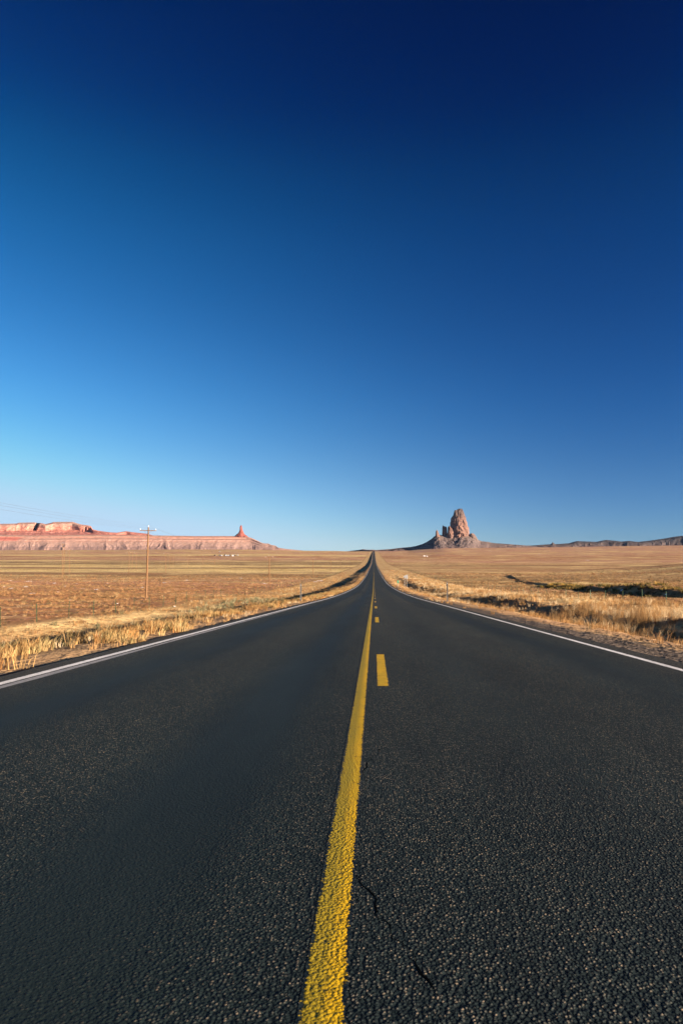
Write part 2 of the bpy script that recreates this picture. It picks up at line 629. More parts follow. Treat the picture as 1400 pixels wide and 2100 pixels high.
def strip(name, xa, xb, mat, parent, lift, y0=-40, y1=9000, jit=0.0, seed=0, skirt=False, nx=2):
    y = ry[(ry >= y0) & (ry <= y1)]
    if len(y) < 2 or y[0] > y0:
        y = np.concatenate([[y0], y])
    if y[-1] < y1:
        y = np.concatenate([y, [y1]])
    ja = jit * fbm(y * .7, 0 * y + seed, 2, 60 + seed) if jit else 0
    jb = jit * fbm(y * .7, 0 * y + seed + 5, 2, 61 + seed) if jit else 0
    cols = []
    for k in range(nx):
        f = k / (nx - 1)
        cols.append(np.stack([(xa + ja) * (1 - f) + (xb + jb) * f + 0 * y, y, P(y) + lift * np.clip(.16 + y / 60, .16, 2.5)], -1))
    if skirt:
        lo = cols[0].copy(); lo[:, 2] -= .2; lo[:, 0] -= .05
        hi = cols[-1].copy(); hi[:, 2] -= .2; hi[:, 0] += .05
        cols = [lo] + cols + [hi]
    V = np.stack(cols, 1)
    return mesh_np(name, V.reshape(-1, 3), grid_faces(len(y), len(cols)), mat, parent, smooth=False)


road = strip('road', -3.96, 3.90, M_ROAD, None, 0.0, jit=.05, seed=2, skirt=True, nx=9)
tag(road, kind='structure')
M_YEL = paint_material('yellow_paint', (.58, .345, .003), (.43, .285, .006), (.865), [(-.178, -.065), (.024, .148)], (.19, .155, .010))
M_WHI = paint_material('white_paint', (.80, .79, .77), (.62, .61, .59), .90, [(-3.73, -3.61), (3.515, 3.625)])
M_OLD = paint_material('faded_paint', (.30, .29, .28), (.22, .22, .22), .80, [(-3.60, -3.46)])
strip('centre_line', -.176, -.066, M_YEL, road, .0025, jit=.006, seed=3)
strip('edge_line', -3.73, -3.61, M_WHI, road, .0025, jit=.012, seed=4)
strip('faded_line', -3.575, -3.49, M_OLD, road, .0015, jit=.02, seed=6, y1=160)
strip('edge_line', 3.515, 3.625, M_WHI, road, .0025, jit=.012, seed=5)
d0 = 6.72
for k in range(40):
    a = d0 + k * 11.75
    strip('centre_dash', .026, .146, M_YEL, road, .0025, a, a + 3.1, jit=.004, seed=7 + k)

# cracks: thin dark open seams in the chip seal
M_CRACK = simple('crack_shadow', (.002, .003, .004), .3, 30, 1.0, spec=0.0)


def crack(pts, wd):
    p = [Vector((q.x, q.y, 0)) for q in pts]
    out = []
    for a, b in zip(p[:-1], p[1:]):
        n = max(3, int((b - a).length / .02))
        for i in range(n):
            out.append(a.lerp(b, i / n))
    out = np.array([(q.x, q.y) for q in out])
    s = np.arange(len(out)) * .02
    j = .03 * fbm(s * 13, 0 * s + pts[0].x, 4, 40)
    out[:, 0] += j
    out[:, 1] += .02 * fbm(s * 9, 0 * s + pts[0].y + 7, 3, 41)
    wd_ = wd * (.15 + 1.3 * vnoise(s * 22, 0 * s, 43) ** 1.5) * np.minimum(1, np.minimum(s, s[-1] - s) / .08 + .1)
    dv = np.gradient(out, axis=0)
    nrm = np.stack([-dv[:, 1], dv[:, 0]], 1)
    nrm /= np.linalg.norm(nrm, axis=1)[:, None] + 1e-9
    a, b = out + nrm * wd_[:, None], out - nrm * wd_[:, None]
    V = np.stack([np.c_[a, P(a[:, 1]) + .0005], np.c_[b, P(b[:, 1]) + .0005]], 1).reshape(-1, 3)
    mesh_np('crack', V, grid_faces(len(out), 2), M_CRACK, road)


def onroad(px, py):
    d_ = ray(px, py)
    Y = .96 / (-d_.z / d_.y - .0443)
    return Vector((d_.x / d_.y * Y, Y, 0))


crack([onroad(*q) for q in [(731, 1792), (747, 1820), (772, 1845), (783, 1880), (806, 1905), (809, 1925), (838, 1950), (868, 1985), (880, 2030), (902, 2060)]], .0034)
crack([onroad(*q) for q in [(741, 1590), (762, 1555), (790, 1530)]], .003)
crack([onroad(*q) for q in [(960, 1338), (1010, 1335), (1060, 1337), (1110, 1342)]], .006)
crack([onroad(*q) for q in [(731, 1780), (748, 1770), (775, 1762)]], .0028)

# ------------------------------------------------------------------ rock materials


def rock_material(name, bands, zlo, zhi, noise_s, rough_cols, bumpd, dist=10, red=None):
    """strata by height with patchy weathering"""
    m, t = material(name, .95, .05)
    pos = t.geo
    sp = t.n('ShaderNodeSeparateXYZ')
    t.put(sp, 0, pos)
    n = t.noise(pos, noise_s, 5, .65)
    z = t.math('ADD', sp.outputs[2], t.math('MULTIPLY', t.math('SUBTRACT', n, .5), dist))
    f = t.mapr(z, zlo, zhi, 0, 1, smooth=False)
    c_ = t.ramp(f, bands)
    n2 = t.noise(t.stretch(pos, (1, 1, 2.5)), noise_s * 2.2, 5, .7)
    c_ = t.mix(t.mapr(n2, .42, .68, 0, .65), c_, rough_cols[0])
    n3 = t.noise(pos, noise_s * 6, 4, .7)
    c_ = t.mix(t.mapr(n3, .5, .75, 0, .5), c_, rough_cols[1])
    if red:
        x1, z0, z1, rc = red
        rm = t.math('MULTIPLY', t.mapr(sp.outputs[0], x1, x1 - 60), t.math('MULTIPLY', t.mapr(z, z0, z0 + 12), t.mapr(z, z1 + 8, z1 - 8)))
        c_ = t.mix(t.math('MULTIPLY', rm, .8), c_, rc)
    t.put(t.bsdf, 'Base Color', c_)
    hgt = t.math('ADD', n2, t.math('MULTIPLY', n3, .5))
    t.put(t.bsdf, 'Normal', t.bump(hgt, 1.0, bumpd))
    return m


def lut(pts):
    a = np.array(pts, float)
    return a[:, 0], a[:, 1]


# ------------------------------------------------------------------ left mesa
MY = 5750.0
mesa = empty('sandstone_mesa', (-1800, MY, 60), 'long pink and red sandstone mesa along the left horizon with eroded slopes', 'mesa')
mesa_in = Matrix.Translation(mesa.location).inverted()


def to_parent(o, par):
    o.parent = par
    o.matrix_parent_inverse = Matrix.Translation(par.location).inverted()


def shelf(name, pxs, top_px, top_py, foot_py, Yfoot, prof, mat, amp, seed, back=700, gully=0.0, ny=70, gl_len=210., low=False, notch=()):
    """terrace or cliff wall: columns at photo bearings, the wall climbs from the foot to the outline.
    prof: list of (height fraction, setback as a multiple of the total height)"""
    T = np.interp(pxs, top_px, top_py)
    Fy = np.interp(pxs, *lut(foot_py))
    hf, sb = lut(prof)
    v = np.linspace(0, 1, ny)
    rows = []
    Vs = np.zeros((ny + 3, len(pxs), 3))
    for i, px in enumerate(pxs):
        zf = at(px, Fy[i], Yfoot).z - 6
        Yt = Yfoot
        zt = at(px, T[i], Yt).z
        for _ in range(3):
            Ht = max(zt - zf, 4)
            Yt = Yfoot + Ht * sb[-1]
            zt = at(px, T[i], Yt).z
        Ht = max(zt - zf, 4)
        z = zf + Ht * v
        s_ = Ht * np.interp(v, hf, sb)
        d_ = ray(px, 1140)
        tx = d_.x / d_.y
        wx = tx * Yfoot
        gl = ridged(wx / gl_len + seed + .25 * fbm(wx / 90., z / 60., 2, seed), z / 420. + seed, 4, seed)
        flank = np.sin(np.pi * np.clip(v, 0, 1) ** .8) ** .7
        gfl = np.clip(v * 9, 0, 1) * np.exp(-((v - .16) / .26) ** 2) + .10 * flank if low else flank
        yy = Yfoot + s_ + gully * (.5 - gl) * gfl * min(1, Ht / 120) + amp * fbm(wx / 60. + 0 * z, z / 22., 4, seed + 3) * flank
        for c0, wd, dep, v0, v1, sl in notch:
            yy = yy + dep * np.clip(1.6 - np.abs((px - c0 - sl * (v - v0)) / wd) * 1.6, 0, 1) * sstep(v0 - .04, v0 + .04, v) * sstep(v1 + .06, v1 - .02, v)
        Vs[:ny, i, 0] = tx * yy
        Vs[:ny, i, 1] = yy
        Vs[:ny, i, 2] = z
        for k, (dy_, dz_) in enumerate([(back * .4, 0), (back, -6), (back + 260, -Ht - 60)]):
            Vs[ny + k, i] = (tx * (yy[-1] + dy_), yy[-1] + dy_, z[-1] + dz_ - (.002 * dy_))
    return mesh_np(name, Vs.reshape(-1, 3), grid_faces(ny + 3, len(pxs)), mat, smooth=False)


PK = lambda y, Y=6000: at(300, y, Y).z
zb, zt_ = PK(1129), PK(1070)
M_MESA_LOW = rock_material('mesa_slope_rock', [(0, (0.279, 0.175, 0.138)), (.18, (0.242, 0.157, 0.133)), (.34, (0.307, 0.195, 0.156)), (.50, (0.316, 0.199, 0.156)), (.58, (0.307, 0.166, 0.124)),
                                               (.62, (0.335, 0.208, 0.161)), (.70, (0.316, 0.161, 0.120)), (.76, (0.335, 0.204, 0.152)), (.84, (0.316, 0.147, 0.106)), (.93, (0.353, 0.208, 0.152)), (1, (0.335, 0.204, 0.152))],
                           PK(1129), PK(1097), .012, ((0.233, 0.151, 0.124), (0.335, 0.213, 0.166)), 5, 6, (at(46, 1100, 6000).x, PK(1110), PK(1100.5), (0.335, 0.095, 0.069)))
M_MESA_TOP = rock_material('mesa_cliff_rock', [(0, (0.300, 0.106, 0.078)), (.12, (0.340, 0.129, 0.092)), (.2, (0.200, 0.092, 0.078)), (.28, (0.360, 0.133, 0.097)), (.36, (0.220, 0.101, 0.083)), (.42, (0.380, 0.143, 0.101)),
                                               (.55, (0.390, 0.161, 0.115)), (.75, (0.400, 0.184, 0.133)), (.86, (0.360, 0.175, 0.129)), (.92, (0.300, 0.184, 0.143)), (1, (0.320, 0.202, 0.156))],
                           PK(1098), PK(1070), .014, ((0.280, 0.106, 0.078), (0.400, 0.207, 0.152)), 6, 5)

low_top = [(-420, 1098), (0, 1097), (60, 1098), (110, 1098), (160, 1097), (200, 1097), (315, 1098), (400, 1099.3), (482, 1099.3), (505, 1100), (515, 1103), (525, 1107.5), (537, 1113.3), (543, 1114.5), (550, 1114.6),
           (556, 1117.5), (565, 1119), (570, 1123), (585, 1125.5), (600, 1127), (620, 1129), (640, 1130.5)]
low_foot = [(-420, 1130), (0, 1129), (350, 1127), (450, 1127.5), (560, 1129.5), (640, 1132)]
px_low = np.concatenate([np.linspace(-420, 0, 110), np.linspace(1.2, 640, 520)])
a_ = shelf('eroded_slope', px_low, *lut(low_top), low_foot, MY, [(0, 0), (.25, .75), (.6, 1.5), (.72, 1.62), (.78, 1.9), (.92, 2.05), (1, 2.4)], M_MESA_LOW, 6, 3, 900, 70, 80, 170., True)
to_parent(a_, mesa)
top_top = [(-420, 1079), (-250, 1073), (-100, 1076), (0, 1074.3), (32, 1073.7), (37, 1072), (67, 1071.2), (82, 1072.5), (92, 1074.7), (102, 1072.5), (108, 1070.5), (147, 1070), (155, 1072.5),
           (165, 1075.5), (178, 1077), (186, 1079), (189, 1085.5), (200, 1088.3), (225, 1091.6), (240, 1092.3), (258, 1089.3), (270, 1091.2), (300, 1094.3), (315, 1098.2), (325, 1100.5)]
top_foot = [(-420, 1099), (0, 1099), (190, 1099), (325, 1101)]
px_top = np.linspace(-420, 325, 460)
b_ = shelf('cliff_tier', px_top, *lut(top_top), top_foot, MY + 560, [(0, 0), (.12, .35), (.2, .5), (.26, .9), (.34, 1.0), (.42, 1.4), (.5, 1.48), (.86, 1.62), (.9, 1.72), (1, 2.05)], M_MESA_TOP, 11, 11, 900, 26, 80, 210., False, [(70, 4.5, 150, .45, .97, 12), (174, 2.2, 22, .45, .8, 3), (180, 1.6, 20, .4, .75, 2)])
to_parent(b_, mesa)


# ------------------------------------------------------------------ rock towers
def tower(name, Y, levels, mat, parent, nz=60, na=120, rib=.16, seed=1, depth=.85, yoff=0.0, square=.0):
    """levels: (photo row, left px, right px) from the bottom up; a fluted crag with that outline"""
    lv = sorted(levels, key=lambda q: -q[0])
    rows = np.array([q[0] for q in lv], float)
    Ls = np.array([q[1] for q in lv], float)
    Rs = np.array([q[2] for q in lv], float)
    py = np.linspace(rows[0], rows[-1], nz)
    L = np.interp(-py, -rows, Ls)
    Rr = np.interp(-py, -rows, Rs)
    th = np.linspace(0, 2 * math.pi, na, endpoint=False)
    V = np.zeros((nz + 1, na, 3))
    k0 = (Rs[0] - Ls[0]) / FPX * Y
    for i in range(nz):
        a, b = at(L[i], py[i], Y), at(Rr[i], py[i], Y)
        cx, cz, r = (a.x + b.x) / 2, (a.z + b.z) / 2, (b.x - a.x) / 2
        fl = ridged(th * 2.1 + seed + .5 * fbm(th * 3, 0 * th + i * .05, 2, seed), 0 * th + i * .035 + seed, 3, seed)
        cw = np.cos(th)
        sw = np.sin(th)
        n = fbm(cw * 2.2 + seed, sw * 2.2 + i * .11, 5, seed + 4, .6)
        rr = r * (1 - rib * (1 - fl) * 1.5 + rib * .9 * n)
        # keep the outline: no carving on the two flanks seen in profile
        keep = np.abs(cw) ** 6
        rr = rr * (1 - keep * .6) + r * (1 + .05 * n) * keep * .6
        V[i, :, 0] = cx + rr * cw
        V[i, :, 1] = Y + yoff + rr * sw * depth * (k0 / 2 / max(r, 1) if square else 1) ** .35
        V[i, :, 2] = cz + r * .10 * fbm(th * 1.7, 0 * th + i * .2, 3, seed + 9) * (1 if 0 < i < nz - 1 else .3)
    V[nz] = V[nz - 1].mean(0)
    i = np.arange(nz)[:, None] * na + np.arange(na)[None, :]
    j = np.arange(nz)[:, None] * na + ((np.arange(na) + 1) % na)[None, :]
    F = np.stack([i, j, j + na, i + na], -1).reshape(-1, 4)
    o = mesh_np(name, V.reshape(-1, 3), F, mat)
    to_parent(o, parent)
    return o


# red spire standing on the mesa bench
SY = MY + 330
owl = empty('rock_spire', at(494, 1099, SY), 'slender dark red rock spire standing on the flat bench of the pink mesa', 'rock spire')
M_OWL = rock_material('red_spire_rock', [(0, (.18, .058, .045)), (1, (.20, .066, .05))], PK(1099), PK(1077), .02, ((.14, .045, .036), (.23, .085, .062)), 4, 5)
tower('spire', SY, [(1101, 477, 509), (1098.9, 481.4, 506.4), (1096.5, 484.5, 503), (1092, 489.6, 500), (1088, 491.2, 498.2), (1085.8, 491.6, 497.3), (1083.6, 491.2, 497.2), (1081, 491.8, 496.6),
                    (1078.3, 492.6, 496), (1077.2, 493.4, 495.2)], M_OWL, owl, 46, 64, .16, 5, .9)

# ------------------------------------------------------------------ volcanic butte on the right
BY = 6400.0
butte = empty('volcanic_butte', at(940, 1124, BY), 'tall jagged volcanic butte of brown rock rising right of the road', 'butte')
M_PLUG = rock_material('volcanic_plug_rock', [(0, (.165, .095, .07)), (.35, (.16, .088, .064)), (.62, (.125, .074, .058)), (.8, (.08, .058, .05)), (1, (.042, .037, .037))],
                       at(940, 1098, BY).z, at(940, 1044, BY).z, .012, ((.09, .06, .052), (.235, .14, .097)), 9, 50)
M_TALUS = rock_material('talus_rock', [(0, (.13, .088, .074)), (.35, (.10, .075, .068)), (.75, (.12, .088, .074)), (1, (.16, .105, .08))],
                        at(940, 1127, BY).z, at(940, 1094, BY).z, .011, ((.07, .055, .053), (.17, .11, .085)), 9, 30)
tower('main_crag', BY, [(1104, 922, 964), (1097, 923.5, 962), (1090, 922, 961.6), (1086, 921.5, 961.3), (1078, 921.0, 959.3), (1072, 921.7, 957.8), (1066, 922.6, 956), (1061, 924.2, 954.6), (1057.5, 928.0, 953.2),
                        (1053, 929.6, 951.5), (1049, 930.3, 950), (1046.6, 933.2, 949), (1044.6, 936.5, 947.8), (1043.2, 939.5, 946.3)], M_PLUG, butte, 110, 170, .16, 3, .9)
tower('summit_knob', BY - 6, [(1062, 929, 940), (1055, 929.5, 938), (1048, 930.4, 936.5), (1046.5, 931.2, 935)], M_PLUG, butte, 26, 48, .2, 21, 1.0, -20)
tower('side_buttress', BY, [(1106, 914, 931), (1098, 915.5, 930), (1088, 916.2, 929), (1082, 916.6, 927), (1080.2, 917.5, 924), (1079.4, 919, 922)], M_PLUG, butte, 36, 72, .22, 8, .8, -35)
tower('square_pinnacle', BY, [(1106, 904, 920), (1098, 905.8, 918), (1090, 906.2, 917), (1084, 906.3, 916.6), (1081, 906.4, 916), (1079.8, 906.7, 915), (1079.2, 906.9, 910.5), (1077.6, 907.2, 909.3)], M_PLUG, butte, 36, 72, .14, 12, .55, 15)
tower('small_pinnacle', BY, [(1108, 888, 905), (1102, 890.8, 901), (1096, 891.6, 899), (1092, 891.9, 897.6), (1089.5, 892.6, 896.4), (1087, 893.6, 894.8)], M_PLUG, butte, 30, 60, .2, 15, .8, -40)
tower('right_shoulder', BY, [(1112, 958, 982), (1104.5, 959, 977.3), (1100, 960, 975), (1096.5, 961, 972), (1094.2, 962.5, 969)], M_TALUS, butte, 30, 72, .2, 18, .9, -30)

# talus apron as a height field round the crag
tal = [(780, 1130), (800, 1127.5), (820, 1124.5), (843, 1122), (860, 1117.5), (875, 1111.3), (885, 1104.5), (891, 1099.5), (900, 1096.3), (908, 1097.5), (916, 1098.5), (930, 1097.5), (945, 1093.6), (958, 1094.2), (970, 1097.5), (977, 1104.2),
       (985, 1108.8), (1000, 1111.2), (1015, 1114.2), (1050, 1116.6), (1083, 1119), (1110, 1122), (1160, 1127)]
nxp, nyp = 300, 110
pxs = np.linspace(770, 1180, nxp)
Yr = np.linspace(BY - 620, BY + 500, nyp)
V = np.zeros((nyp, nxp, 3))
Ttal = np.interp(pxs, *lut(tal))
ridge = np.array([at(p_, t_, BY).z for p_, t_ in zip(pxs, Ttal)])
foot = np.array([at(p_, 1134, BY).z for p_ in pxs])
for j, Yv in enumerate(Yr):
    dx = np.array([ray(p_, 1140).x / ray(p_, 1140).y for p_ in pxs])
    u = (Yv - BY) / np.where(Yv < BY, 560., 460.)
    sh = np.clip(1 - np.abs(u), 0, 1)
    wx = dx * BY
    gl = ridged(wx / 120. + .6 * fbm(wx / 70., Yv / 70. + 0 * wx, 2, 3), Yv / 330. + 0 * wx, 4, 33)
    H_ = ridge - foot
    z = foot + H_ * sh ** 1.25 - (22 * (1 - gl) * np.minimum(1, H_ / 50)) * np.clip(np.abs(u) * 5, 0, 1) * np.clip(sh * 4, 0, 1) + 5 * fbm(wx / 28., Yv / 28. + 0 * wx, 4, 36) * np.clip(sh * 5, 0, 1)
    V[j, :, 0], V[j, :, 1], V[j, :, 2] = dx * Yv, Yv, z
ta = mesh_np('talus_slope', V.reshape(-1, 3), grid_faces(nyp, nxp), M_TALUS)
to_parent(ta, butte)

# ------------------------------------------------------------------ dark far hills
M_HILL = rock_material('dark_hill_rock', [(0, (.15, .095, .07)), (.3, (.10, .072, .062)), (.7, (.065, .052, .048)), (1, (.055, .047, .044))], at(1100, 1124, 6700).z, at(1100, 1106, 6700).z, .007, ((.042, .037, .037), (.14, .09, .07)), 9, 40)
hill_top = [(600, 1133), (690, 1131.8), (715, 1130.2), (723, 1129.1), (734, 1128), (744, 1126.2), (753, 1127.4), (764, 1127.2), (771, 1128), (800, 1126), (820, 1123.5), (843, 1121.5), (870, 1117), (900, 1112), (940, 1110), (1000, 1111.8),
            (1017, 1114.2), (1030, 1114.8), (1057, 1117), (1083, 1119), (1100, 1118), (1123, 1116.3), (1145, 1115.6), (1166, 1114), (1176, 1111.2), (1183, 1109.6), (1205, 1110.5), (1223, 1111), (1236, 1108.3), (1243, 1107.2), (1258, 1108.6), (1274, 1110.6),
            (1289, 1109.2), (1308, 1111.2), (1331, 1108.8), (1366, 1103.7), (1380, 1101), (1400, 1098.6), (1450, 1094), (1560, 1101), (1700, 1112)]
hill_foot = [(600, 1137), (715, 1134), (780, 1134), (900, 1130), (1000, 1127), (1250, 1125), (1400, 1122), (1700, 1120)]
hl = shelf('hills', np.linspace(600, 1700, 620), *lut(hill_top), hill_foot, 6750, [(0, 0), (.4, 1.6), (.8, 3.2), (1, 5.0)], M_HILL, 16, 51, 900, 170, 40)
tag(hl, kind='structure')
kn = empty('rock_outcrop', at(1132, 1116, 6750), 'tiny dark rock outcrop poking up from the low hills right of the butte', 'rock')
tower('rock_mass', 6800, [(1118, 1125, 1140), (1115.6, 1128, 1137), (1114, 1130.3, 1134.5), (1112.2, 1131.6, 1133.2)], M_HILL, kn, 14, 24, .2, 44, .9)
print('terrain done')

# ------------------------------------------------------------------ dry grass and scrub (uncountable: one object per kind)
def grass_material(name, trans=.35):
    m = bpy.data.materials.new(name)
    m.use_nodes = True
    t = NT(m.node_tree)
    a = t.n('ShaderNodeAttribute', attribute_name='tint')
    df = t.n('ShaderNodeBsdfDiffuse')
    tr = t.n('ShaderNodeBsdfTranslucent')
    t.put(df, 0, a.outputs['Color'])
    t.put(tr, 0, a.outputs['Color'])
    mx = t.n('ShaderNodeMixShader')
    t.put(mx, 0, trans)
    t.t.links.new(df.outputs[0], mx.inputs[1])
    t.t.links.new(tr.outputs[0], mx.inputs[2])
    o = t.n('ShaderNodeOutputMaterial')
    t.t.links.new(mx.outputs[0], o.inputs[0])
    return m


M_GRASS = grass_material('dry_grass_blades')
M_SCRUB = grass_material('scrub_leaves', .15)


class Blades:
    def __init__(self):
        self.V, self.F, self.C, self.n = [], [], [], 0

    def tufts(self, x, y, h, rad, nb, bw, tint, lean=.35, wind=(.12, .05), jit=.16):
        N = len(x)
        if N == 0:
            return
        z = G(x, y)
        M = N * nb
        rep = lambda a: np.repeat(a, nb)
        bx, by, bz, bh, br = rep(x), rep(y), rep(z), rep(h), rep(rad)
        th = rng.uniform(0, 2 * math.pi, M)
        r = br * np.sqrt(rng.uniform(0, 1, M)) * .55
        px_, py_ = bx + r * np.cos(th), by + r * np.sin(th)
        hh = bh * rng.uniform(.45, 1.1, M)
        ln = lean * rng.uniform(.1, 1.2, M) * hh
        ta = th + rng.normal(0, .5, M)
        dx, dy = np.cos(ta) * ln + wind[0] * hh, np.sin(ta) * ln + wind[1] * hh
        wa = rng.uniform(0, math.pi, M)
        w_ = rep(bw) * rng.uniform(.6, 1.3, M) * .5
        wx, wy = np.cos(wa) * w_, np.sin(wa) * w_
        z0 = bz - .04
        mx_, my_, mz = px_ + dx * .38, py_ + dy * .38, bz + hh * .62
        tx, ty, tz = px_ + dx, py_ + dy, bz + hh * (1 - .12 * rng.uniform(0, 1, M))
        V = np.stack([np.stack([px_ - wx, py_ - wy, z0], -1), np.stack([px_ + wx, py_ + wy, z0], -1),
                      np.stack([mx_ - wx * .8, my_ - wy * .8, mz], -1), np.stack([mx_ + wx * .8, my_ + wy * .8, mz], -1),
                      np.stack([tx, ty, tz], -1)], 1)
        b = self.n + np.arange(M)[:, None] * 5
        F = np.stack([np.concatenate([b, b + 1, b + 3], 1), np.concatenate([b, b + 3, b + 2], 1), np.concatenate([b + 2, b + 3, b + 4], 1)], 1).reshape(-1, 3)
        c_ = np.repeat(tint, nb, 0) * rng.uniform(1 - jit, 1 + jit, (M, 1))
        self.V.append(V.reshape(-1, 3))
        self.F.append(F)
        self.C.append(np.repeat(c_, 5, 0))
        self.n += M * 5

    def build(self, name, mat):
        o = mesh_np(name, np.concatenate(self.V), np.concatenate(self.F), mat, cols=np.clip(np.concatenate(self.C), 0, 1))
        return tag(o, kind='stuff')


PAL = np.array([(.44, .305, .155), (.52, .41, .25), (.36, .22, .095), (.25, .14, .058), (.18, .115, .06), (.12, .095, .052)])


def pick(x, y, w_, seed):
    """straw tints that change in patches"""
    n = np.clip((fbm(x / 5., y / 6., 3, seed) * .8 + rng.normal(0, .28, len(x))) * .5 + .5, 0, .999)
    cw = np.cumsum(w_) / np.sum(w_)
    return PAL[np.searchsorted(cw, n)]


def scatter(x0, x1, y0, y1, dens):
    n = rng.poisson(abs(x1 - x0) * (y1 - y0) * dens)
    return rng.uniform(x0, x1, n), rng.uniform(y0, y1, n)


gr = Blades()
# tall bunch grass on the right verge
for (y0, y1, dens, nb, wk) in [(7, 40, 5.0, 34, .0058), (40, 120, 3.2, 16, .013), (120, 260, 1.2, 9, .03), (260, 520, .45, 6, .06)]:
    x, y = scatter(5.3, 24.4, y0, y1, dens)
    m_ = 1.35 * fbm(x / 2.7, y / 3.6, 3, 71) + .22 * np.exp(-((x - 12.5) / 4) ** 2) + .02 - .5 * np.exp(-((x - 5.2) / .9) ** 2)
    k = m_ > rng.uniform(-.20, .45, len(x))
    x, y, m_ = x[k], y[k], m_[k]
    h = np.clip(.22 + .42 * m_ + rng.normal(0, .07, len(x)), .10, .66) * np.where(x < 7.2, .62, 1.0)
    gr.tufts(x, y, h, h * .42, nb, np.full(len(x), wk), pick(x, y, [1.8, 2.4, 2.6, 2.0, 1.3, .7], 72), .42, (.10, .04))
# shorter, ruddier growth on the left verge, greyer in the ditch
for (y0, y1, dens, nb, wk) in [(7, 40, 5.0, 30, .0055), (40, 120, 3.0, 15, .013), (120, 260, 1.1, 9, .03), (260, 520, .4, 6, .06)]:
    x, y = scatter(-24.4, -4.6, y0, y1, dens)
    m_ = 1.4 * fbm(x / 2.4, y / 3.2, 3, 81) + .02 - .35 * np.exp(-((x + 4.5) / .5) ** 2) - .10 * np.exp(-((x + 6.4) / 1.6) ** 2)
    k = m_ > rng.uniform(-.30, .35, len(x))
    x, y, m_ = x[k], y[k], m_[k]
    h = np.clip(.17 + .36 * m_ + rng.normal(0, .06, len(x)), .08, .5) * np.where(x > -8.5, .62, 1.0)
    near = np.exp(-((x + 5.6) / 1.6) ** 2)
    tint = pick(x, y, [.9, 1.1, 2.1, 2.6, 2.1, 1.5], 82)
    sw = rng.uniform(0, 1, len(x)) < near * .55
    tint[sw] = PAL[3] * rng.uniform(.8, 1.3, (sw.sum(), 1))
    gr.tufts(x, y, h, h * .45, nb, np.full(len(x), wk), tint, .45, (.14, .05))
# a low ragged mat of broken stalks and small clumps under the taller grass
for side in (-1, 1):
    for (y0, y1, dens, nb, wk, hs) in [(7, 40, 9.0, 15, .0055, 1.0), (40, 90, 5.0, 10, .012, 1.1), (90, 180, 2.2, 7, .026, 1.3), (180, 420, .6, 6, .06, 1.6)]:
        x, y = scatter(5.2, 24.6, y0, y1, dens)
        k = (x < .62 * y + 6) & (fbm(x / 1.7, y / 2.3, 3, 66 + side) > rng.uniform(-.55, .45, len(x)) + .5 * np.exp(-((x - 5.0) / .6) ** 2))
        x, y = x[k] * side, y[k]
        h = np.clip(rng.gamma(4, .035, len(x)), .04, .36) * hs
        gr.tufts(x, y, h, h * 1.2, nb, np.full(len(x), wk), pick(x, y, [1.2, 1.4, 2.4, 2.6, 1.6, 1.1], 67 + side), .85, (.08, .03))
# a sparse fringe creeping on to the shoulders
for sx in (-1, 1):
    x, y = scatter(4.02, 5.7, 6, 320, 5.0)
    k = fbm(x / 1.1, y / 1.6, 3, 77 + sx) > -.05 + (.25 if sx > 0 else 0)
    x, y = x[k] * sx, y[k]
    h = rng.uniform(.06, .20, len(x))
    gr.tufts(x, y, h, h * .8, 16, np.full(len(x), .006) + y * .00012, pick(x, y, [1, 1.5, 3, 2.5, 1, .5], 78), .6)
gr.build('dry_grass', M_GRASS)

SC = np.array([(.20, .105, .046), (.26, .14, .06), (.12, .078, .036), (.075, .060, .028), (.36, .24, .115), (.18, .085, .042)])
sc = Blades()
for side in (-1, 1):
    for (y0, y1, dens, nb, wk) in [(34, 75, 5.0, 26, .012), (75, 130, 3.4, 18, .02), (130, 240, 1.3, 12, .035), (240, 420, .30, 10, .07)]:
        x, y = scatter(25.5, .62 * y1 + 12, y0, y1, dens)
        k = (x < .62 * y + 12) & (fbm(x / 6., y / 6., 3, 90 + side) > rng.uniform(-.55, .35, len(x)))
        x, y = x[k] * side, y[k]
        h = np.clip(rng.gamma(4.0, .042, len(x)), .05, .5) * (1 + y / 700)
        pal = SC[rng.choice(6, len(x), p=[.26, .22, .17, .13, .10, .12] if side < 0 else [.20, .22, .18, .12, .20, .08])]
        sc.tufts(x, y, h, h * 1.3, nb, np.full(len(x), wk), pal, .9, (.03, .02))
# olive and yellow-green bushes along the wash on the right
y = rng.uniform(84, 190, 420)
x = bank_x(y) + rng.normal(1.5, 2.6, 420)
h = np.clip(rng.normal(.5, .16, 420), .2, .95)
sc.tufts(x, y, h, h * 1.1, 40, np.full(420, .05), np.array([(.10, .08, .032), (.20, .14, .045), (.075, .07, .033), (.30, .19, .05)])[rng.choice(4, 420, p=[.35, .25, .25, .15])], .7, (0, 0))
# dark brush added in place of the shade along the far-right crest
y = rng.uniform(330, 450, 260)
x = 190 + (y - 330) * .35 + rng.normal(0, 6, 260)
h = np.clip(rng.normal(1.0, .3, 260), .4, 1.8)
sc.tufts(x, y, h, h * 1.2, 26, np.full(260, .16), np.array([(.09, .09, .035), (.14, .12, .045)])[rng.choice(2, 260)], .7, (0, 0))
# greyer brush deep in the left ditch
y = 12 + 90 * rng.uniform(0, 1, 900) ** 1.3
x = -np.clip(14.5 + rng.normal(0, 2.8, 900), 8.2, 24)
h = np.clip(rng.normal(.42, .12, 900), .15, .8)
sc.tufts(x, y, h, h * .6, 30, .007 + y * .00022, np.array([(.17, .16, .09), (.27, .22, .12), (.11, .11, .06)])[rng.choice(3, 900)], .5, (.16, .05))
